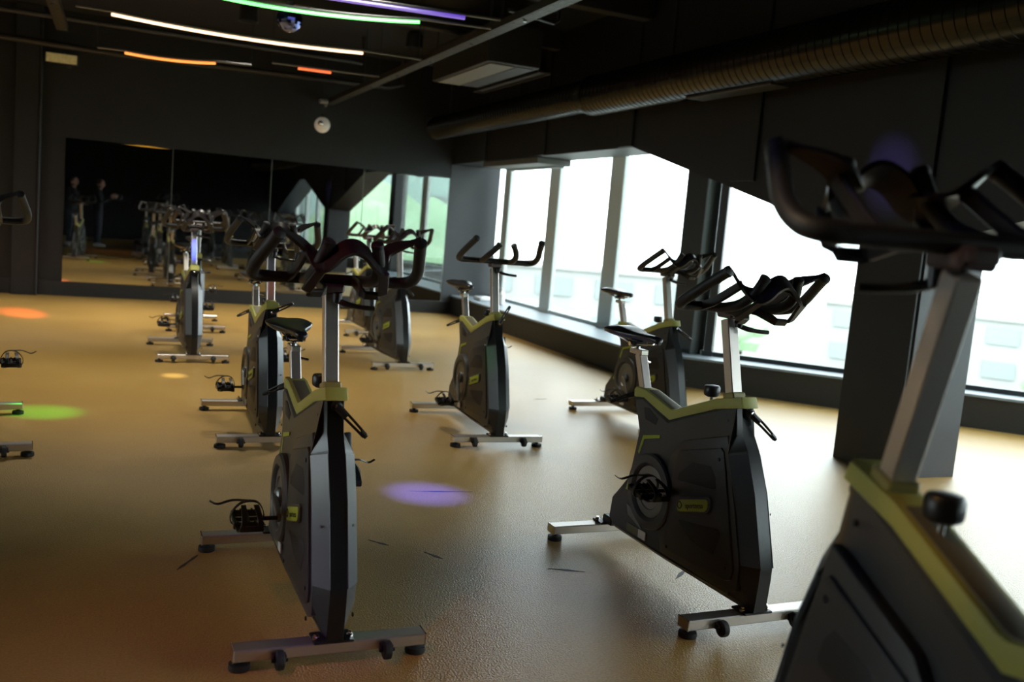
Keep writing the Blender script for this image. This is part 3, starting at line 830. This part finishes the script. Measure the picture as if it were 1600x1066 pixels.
# mirror ball
r = empty('mirror_ball', (1.165, 7.6, 2.70)); tag(r, 'small mirror ball hanging from the ceiling in front of the LED lines', 'mirror ball')
bm = new(); bmesh.ops.create_uvsphere(bm, u_segments=22, v_segments=14, radius=.098); o = mk('ball', bm, mat('ball_mirror', (.16, .20, .48), .06, 1.0), r, sharp=5)
for p in o.data.polygons: p.use_smooth = False
bm = new(); lathe(bm, [(.02, .094), (.03, .10), (.03, .13), (.012, .14)], None, 16); mk('cap', bm, CHROME, r)
bm = new(); lathe(bm, [(.006, .13), (.006, CE - 2.70)], None, 8); mk('rod', bm, DKMET, r)
# globe pendant
r = empty('globe_pendant', (2.32, 12.05, 2.345)); tag(r, 'round globe lamp hanging near the back wall at the end of the cable tray', 'pendant lamp')
bm = new(); bmesh.ops.create_uvsphere(bm, u_segments=24, v_segments=14, radius=.098); mk('globe', bm, mat('globe_glass', (.55, .52, .46), .25, emit=(1, .9, .75), estr=.10), r, sharp=60)
bm = new(); bmesh.ops.create_uvsphere(bm, u_segments=12, v_segments=8, radius=.035)
for v in bm.verts: v.co += Vector((-.035, -.075, .01))
mk('lamp_lens', bm, CHROME, r)
bm = new(); lathe(bm, [(.03, .09), (.035, .10), (.02, .13)], None, 14); lathe(bm, [(.004, .13), (.004, .30)], None, 8); mk('stem', bm, DKMET, r)
bm = new(); bx(bm, (0, 0, .29), (.11, .09, .06), .015); bx(bm, (.03, 0, .25), (.03, .05, .05), .008); mk('bracket', bm, mat('bracket_grey', (.25, .25, .24), .4, .6), r)
bm = new(); lathe(bm, [(.004, .31), (.004, CE - 2.345)], None, 8); mk('cable', bm, DKMET, r)
# emergency light
r = empty('emergency_light', (-.65, 12.5, 2.775)); tag(r, 'small yellowish emergency light high up at the left of the back wall', 'emergency light')
bm = new(); bx(bm, (0, 0, 0), (.345, .05, .115), .008); mk('housing', bm, DKMET, r)
bm = new(); bx(bm, (0, -.026, 0), (.325, .014, .10), .005); mk('lens', bm, mat('emergency_lens', (.45, .38, .17), .4, emit=(1, .75, .28), estr=.10, noise=((.3, .25, .1), 30)), r)
bm = new(); bx(bm, (.08, 0, -.075), (.05, .03, .03), .006); mk('test_button', bm, DKMET, r)
bm = new(); bx(bm, (0, .04, .07), (.05, .10, .03), .004); mk('wall_arm', bm, DKMET, r)
# air conditioning cassette and slot diffuser
r = empty('air_conditioner', (3.2, 8.8, 2.70)); tag(r, 'boxy ceiling air unit with a pale underside next to the duct', 'air conditioner')
bm = new(); bx(bm, (0, 0, .17), (.50, 1.62, .34), .006); mk('casing', bm, DKMET, r)
bm = new(); bx(bm, (-.09, 0, -.006), (.24, 1.5, .012), .002); mk('intake_panel', bm, mat('pale_panel', (.16, .145, .115), .5), r)
bm = new(); bx(bm, (.13, 0, -.004), (.16, 1.5, .008), .002); mk('blanking_panel', bm, mat('brown_panel', (.03, .025, .02), .5), r)
for sx in (-.24, .24):
    for sy in (-.75, .75):
        bm = new(); lathe(bm, [(.006, .34), (.006, CE - 2.70)], Matrix.Translation((sx, sy, 0)), 8); mk('hanger', bm, DKMET, r)
r = empty('slot_diffuser', (3.56, 9.0, 2.70)); tag(r, 'long narrow slot diffuser frame between the air unit and the duct', 'air vent')
bm = new()
for sx in (-.055, .055): bx(bm, (sx, 0, 0), (.012, 1.75, .02), .002)
for sy in (-.875, .875): bx(bm, (0, sy, 0), (.122, .012, .02), .002)
mk('frame', bm, TRAYM, r)
bm = new(); bx(bm, (0, 0, .012), (.10, 1.74, .006)); bx(bm, (0, 0, .12), (.08, 1.6, .2)); mk('plenum', bm, DKMET, r)
for sy in (-.7, .7):
    bm = new(); lathe(bm, [(.005, .2), (.005, CE - 2.70)], Matrix.Translation((0, sy, 0)), 8); mk('hanger', bm, DKMET, r)
# pipes
def pipe(pts, rr, label, m=None):
    bm = new(); tube(bm, pts, rr, 12); tag(mk('pipe', bm, m or mat('black_pipe', (.03, .028, .026), .45, .3)), label, 'pipe')
pipe([(-5.9, 12.36, 2.92), (-1.3, 12.38, 2.92), (0.06, 12.38, 2.90), (1.4, 12.38, 2.93), (3.2, 12.38, 2.96), (3.4, 12.38, 3.02), (3.4, 12.38, CE - .01)], .035, 'black pipe along the top of the back wall')
pipe([(-5.9, 11.3, 3.05), (2.6, 11.3, 3.05), (2.6, 11.3, CE - .01)], .028, 'thin black pipe crossing the ceiling ahead of the back wall')
pipe([(2.62, 6.75, 2.86), (3.06, 6.9, 2.86), (3.12, 6.95, 2.9), (3.12, 6.95, CE - .01)], .016, 'short bent conduit right of the cable tray')
for i, (y, lab) in enumerate(((4.6, 'black ceiling beam nearest the viewer'), (7.45, 'black ceiling beam above the mirror ball'), (9.3, 'black ceiling beam over the far bikes'))):
    b_ = new(); bx(b_, (-.9, y, CE - .10), (10.2, .14, .20), .004); tag(mk('ceiling_beam', b_, mat('beam_paint', (.035, .032, .03), .6)), lab, 'beam')
# blind cassette under the soffit at the mirror end
r = empty('blind_cassette', (4.48, 10.6, 2.08)); tag(r, 'grey blind cassette fixed under the soffit at the far end', 'blind')
bm = new(); bx(bm, (0, 0, -.035), (.42, 1.7, .07), .008); mk('housing', bm, mat('cassette_grey', (.10, .10, .095), .5), r)
bm = new(); bx(bm, (.12, 0, -.078), (.10, 1.5, .018), .006); mk('bottom_bar', bm, SILL, r)
# items on the ledge
r = empty('spray_bottle', (4.66, 11.42, ZS)); tag(r, 'white spray bottle standing on the window ledge', 'bottle')
WPL = mat('white_plastic', (.75, .76, .76), .4)
bm = new(); lathe(bm, [(.040, 0), (.045, .005), (.045, .12), (.036, .15), (.016, .17), (.014, .185)], None, 20); mk('flask', bm, WPL, r)
bm = new(); lathe(bm, [(.017, .182), (.017, .20)], None, 14); bx(bm, (0, .012, .212), (.022, .07, .024), .005); bx(bm, (0, .03, .188), (.010, .008, .04), .002, Euler((.4, 0, 0))); mk('spray_head', bm, WPL, r)
r = empty('paper_towel_pack', (4.62, 11.95, ZS)); tag(r, 'low white pack lying on the ledge in the corner by the mirror wall', 'pack')
bm = new(); bx(bm, (0, 0, .025), (.20, .26, .05), .018, None, 2); bx(bm, (.01, 0, .053), (.10, .12, .012), .005); mk('pack_body', bm, WPL, r)

# scuffs on the floor
SC = mat('floor_scuff', (.05, .045, .05), .6)
for i, (x, y, l, a) in enumerate(((.27, 3.35, .16, 60), (.98, 3.45, .10, -50), (1.15, 3.28, .10, -60), (1.60, 3.05, .14, -25), (1.45, 4.1, .3, -8), (2.05, 2.95, .18, 40), (3.0, 6.4, .12, 10))):
    bm = new()
    n = 8; pr = []
    for k_ in range(n + 1):
        t = k_ / n; w = .006 * math.sin(PI * t) + .0008
        pr.append(((t - .5) * l, w * (1 + .4 * math.sin(9 * t + i))))
    prism(bm, pr + [(px, -pz) for px, pz in reversed(pr)], 0, .0006, axis='z')
    o = tag(mk('scuff_mark', bm, SC, None, (x, y, .0002)), 'thin dark scuff mark on the ochre floor', 'scuff mark', 'scuff marks on the floor')
    o.rotation_euler = (0, 0, rad(a))

# ------------------------------------------------------------------ the two people seen only in the mirror
SKIN = mat('skin', (.42, .22, .15), .5); DARKC = mat('dark_clothes', (.018, .018, .022), .8); SHOE = mat('white_shoes', (.6, .6, .6), .5); HAIR = mat('dark_hair', (.03, .018, .012), .6); JEAN = mat('dark_jeans', (.03, .035, .05), .8)
def skin_obj(name, verts, edges, radii, material, parent, sub=2):
    me = bpy.data.meshes.new(name); me.from_pydata(verts, edges, []); me.update()
    o = bpy.data.objects.new(name, me); COL.objects.link(o); o.parent = parent
    md = o.modifiers.new('skin', 'SKIN'); md.use_smooth_shade = True
    for i, r_ in enumerate(radii):
        sv = me.skin_vertices[0].data[i]; sv.radius = r_ if isinstance(r_, tuple) else (r_, r_)
    me.skin_vertices[0].data[0].use_root = True
    s_ = o.modifiers.new('sub', 'SUBSURF'); s_.levels = sub; s_.render_levels = sub
    bpy.context.view_layer.update()
    dg = bpy.context.evaluated_depsgraph_get()
    m2 = bpy.data.meshes.new_from_object(o.evaluated_get(dg))
    o.modifiers.clear(); o.data = m2
    m2.materials.clear(); m2.materials.append(material)
    for p in m2.polygons: p.use_smooth = True
    return o
def person(x, y, rz, H, label, hands):
    """faces local +X; hands = (left, right) wrist positions relative to H"""
    R = empty('person', (x, y, 0), rz); tag(R, label, 'person')
    h = H / 1.75
    V = [(0, 0, .93), (0, 0, 1.08), (.01, 0, 1.25), (.0, 0, 1.42), (.02, 0, 1.50), (.035, 0, 1.56), (.045, 0, 1.66)]
    E = [(0, 1), (1, 2), (2, 3), (3, 4), (4, 5), (5, 6)]
    Rr = [(.13, .15), (.12, .13), (.12, .155), (.09, .14), (.055, .055), (.068, .06), (.082, .072)]
    for s, w in ((1, hands[0]), (-1, hands[1])):
        i = len(V)
        V += [(0, s * .19, 1.40), (.03 + w[0] * .25, s * .23, 1.13), w]
        E += [(3, i), (i, i + 1), (i + 1, i + 2)]; Rr += [.058, .046, .034]
        i = len(V)
        V += [(0.0, s * .09, .86), (.015, s * .10, .48), (-.01, s * .10, .09)]
        E += [(0, i), (i, i + 1), (i + 1, i + 2)]; Rr += [.092, .064, .046]
    V = [(a * h, b * h, c * h) for a, b, c in V]; Rr = [(r_[0] * h, r_[1] * h) if isinstance(r_, tuple) else r_ * h for r_ in Rr]
    body = skin_obj('body', V, E, Rr, DARKC, R)
    # skin areas and hair sit on the body as clothing-like children
    bm = new(); bmesh.ops.create_uvsphere(bm, u_segments=20, v_segments=14, radius=1)
    for v in bm.verts:
        v.co = Vector((v.co.x * .097, v.co.y * .080, v.co.z * .122)) * h
        if v.co.z < 0: v.co.y *= 1 + v.co.z * 1.6; v.co.x *= 1 + v.co.z * .8
        v.co += Vector((.045, 0, 1.63)) * h
    for px, py, pz, rr in ((.148, 0, 1.615, .016), (.150, 0, 1.60, .012)): 
        g = bmesh.ops.create_icosphere(bm, subdivisions=2, radius=rr * h)
        for v in g['verts']: v.co += Vector((px, py, pz)) * h
    for s in (1, -1):
        g = bmesh.ops.create_icosphere(bm, subdivisions=2, radius=.022 * h)
        for v in g['verts']: v.co = Vector((v.co.x, v.co.y * .4, v.co.z * 1.3)) + Vector((.035, s * .080, 1.62)) * h
    tube(bm, [Vector((.02, 0, 1.47)) * h, Vector((.035, 0, 1.56)) * h], [.056 * h, .052 * h], 14)
    mk('face', bm, SKIN, body, sharp=80)
    bm = new()
    for s in (1, -1):
        g = bmesh.ops.create_icosphere(bm, subdivisions=2, radius=.011 * h)
        for v in g['verts']: v.co += Vector((.128, s * .032, 1.645)) * h
    bx(bm, Vector((.137, 0, 1.565)) * h, (.010, .040, .007), .002)
    mk('eyes_and_mouth', bm, HAIR, body)
    bm = new(); bmesh.ops.create_uvsphere(bm, u_segments=20, v_segments=12, radius=1)
    for v in bm.verts: v.co = Vector((v.co.x * .100, v.co.y * .086, v.co.z * .115)) * h + Vector((.028, 0, 1.648)) * h
    bmesh.ops.delete(bm, geom=[v for v in bm.verts if v.co.z < 1.60 * h or (v.co.x > .085 * h and v.co.z < 1.71 * h)], context='VERTS')
    mk('hair', bm, HAIR, body, sharp=80)
    for s, w in ((1, hands[0]), (-1, hands[1])):
        bm = new()
        w = Vector(w) * h; d = Vector((.8, -s * .35, .1)).normalized(); sd = Vector((0, 0, 1))
        tube(bm, [w - d * .02, w + d * .03, w + d * .09], .01, up=sd, flat=(.040 * h, .014 * h))
        for q in range(4):
            o_ = sd * (.030 - q * .020) * h; L_ = (.070, .078, .074, .058)[q] * h
            b0 = w + d * .085 + o_
            cu = Vector((-.1, -s * .9, -.1))
            tube(bm, [b0, b0 + d * L_ * .5 + cu * .008, b0 + d * L_ * .75 + cu * .030, b0 + d * L_ * .6 + cu * .05], [.0095 * h, .009 * h, .008 * h, .007 * h], 8)
        tube(bm, [w + d * .02 + sd * .035 * h, w + d * .05 + sd * .065 * h, w + d * .085 + sd * .072 * h], [.012 * h, .010 * h, .008 * h], 8)
        mk('hand', bm, SKIN, body, sharp=60)
        bm = new()
        prof = [(-.09, .035, .05), (-.04, .042, .07), (.04, .044, .075), (.11, .046, .05), (.17, .042, .035), (.195, .025, .022)]
        rg = []
        for px, hw, hz in prof:
            rg.append([bm.verts.new(Vector((px, s * .10 + hw * math.cos(a), max(0.0, hz * math.sin(a) + .012))) * h) for a in [2 * PI * k_ / 12 for k_ in range(12)]])
        for a, b in zip(rg[:-1], rg[1:]):
            for k_ in range(12): bm.faces.new((a[k_], a[(k_ + 1) % 12], b[(k_ + 1) % 12], b[k_]))
        bm.faces.new(rg[0]); bm.faces.new(list(reversed(rg[-1])))
        mk('shoe', bm, SHOE, body, sharp=60)
    # trousers over the legs
    bm = new()
    for s in (1, -1):
        tube(bm, [Vector(p) * h for p in ((0, s * .075, .90), (.0, s * .092, .80), (.015, s * .10, .48), (-.01, s * .10, .10))], [.115 * h, .104 * h, .080 * h, .064 * h], 14)
    mk('trousers', bm, JEAN, body, sharp=60)
    return R
person(-.42, -.10, rad(8), 1.62, 'person in dark clothes and white shoes reflected in the left mirror, holding a camera out', ((.33, .10, 1.33), (.33, -.02, 1.30)))
person(-.98, .30, rad(30), 1.62, 'person in dark clothes reflected at the left mirror edge behind a bike', ((.24, .16, 1.10), (.24, -.16, 1.10)))
r = empty('camera_body', (.03, -.15, 1.235), rad(90)); tag(r, 'black camera held out by the reflected person', 'camera')
bm = new(); bx(bm, (0, 0, 0), (.06, .13, .095), .010); bx(bm, (0, 0, .055), (.045, .05, .03), .010); bx(bm, (.012, -.055, 0), (.05, .03, .09), .010); mk('camera_case', bm, BLACK, r)
bm = new(); lathe(bm, [(.030, .028), (.033, .035), (.033, .07), (.030, .075), (.024, .072)], AX((0, 0, 0), (1, 0, 0)), 20); mk('camera_lens', bm, BLACK, r)

# ------------------------------------------------------------------ beams of the disco heads
HEAD = mat('disco_head_black', (.02, .02, .02), .5)
def disco_head(loc, label, beams):
    r = empty('disco_spotlight', loc); tag(r, label, 'spotlight')
    bm = new(); lathe(bm, [(.05, .05), (.06, .04), (.06, -.02), (.045, -.05)], None, 20); mk('housing', bm, HEAD, r)
    bm = new(); lathe(bm, [(.008, .05), (.008, CE - loc[2])], None, 8); mk('stem', bm, HEAD, r)
    bm = new(); lathe(bm, [(.040, -.049), (.040, -.055), (.02, -.060)], None, 20); mk('lens', bm, CHROME, r)
    for k_, (tgt, c_, e_, dg_) in enumerate(beams):
        a_ = Vector(tgt) - Vector(loc); a_.normalize()
        l_ = spot('disco_beam', Vector(loc) + a_ * .10 - Vector((0, 0, .0)), tgt, c_, e_, dg_)
disco_head((.6, 5.2, 3.0), 'small black disco spotlight above the bikes', [((1.37, 4.08, 0), (.06, .07, 1), 2600, 8), ((-.34, 5.86, 0), (.04, 1, .05), 800, 9), ((.42, 7.14, 0), (1, .93, .7), 1200, 3.6), ((-.85, 10.65, 0), (1, .15, .09), 11000, 5), ((4.25, 4.42, 1.76), (.30, .2, 1), 380, 8), ((.57, 7.95, .90), (.08, .12, 1), 500, 3.0), ((2.06, 5.05, .42), (.05, 1, .05), 150, 3)])

disco_head((-1.2, 1.7, 3.0), 'small black disco spotlight above the viewer on the left', [((.78, 5.22, .82), (1, .22, .01), 330, 1.6), ((.55, 2.55, .06), (.22, .12, 1), 70, 9), ((.6, 2.62, 1.12), (1, .06, .16), 34, 9), ((.25, 2.3, 0), (1, .34, .10), 60, 50), ((1.10, 1.03, 1.17), (1, .72, .45), 130, 6), ((1.08, .95, .90), (1, .55, .12), 60, 6), ((2.2, 7.85, 1.12), (.08, .1, 1), 160, 2.4)])
# downlights added to brighten the floor in the far half of the room
def downlight(x, y, label, energy, deg):
    r = empty('fill_downlight', (x, y, CE - .16)); tag(r, label, 'downlight', 'added fill downlights over the far rows')
    bm = new(); lathe(bm, [(.07, .15), (.09, .12), (.10, -.02), (.09, -.02), (.08, .06)], None, 20); mk('housing', bm, HEAD, r)
    l_ = spot('fill_beam', (x, y, CE - .12), (x, y, 0), (1, .93, .80), energy, deg, .8, .22)
for x, e in ((-3.2, 540), (-1.0, 540), (1.2, 480), (3.0, 280)):
    downlight(x, 10.55, 'black downlight tube added on the ceiling as fill over the far rows of bikes', e, 82)
for x, y, e in ((-2.2, 7.1, 270), (0.0, 6.9, 270), (1.4, 6.4, 190)):
    downlight(x, y, 'black downlight tube added on the ceiling as fill over the far rows of bikes', e, 95)
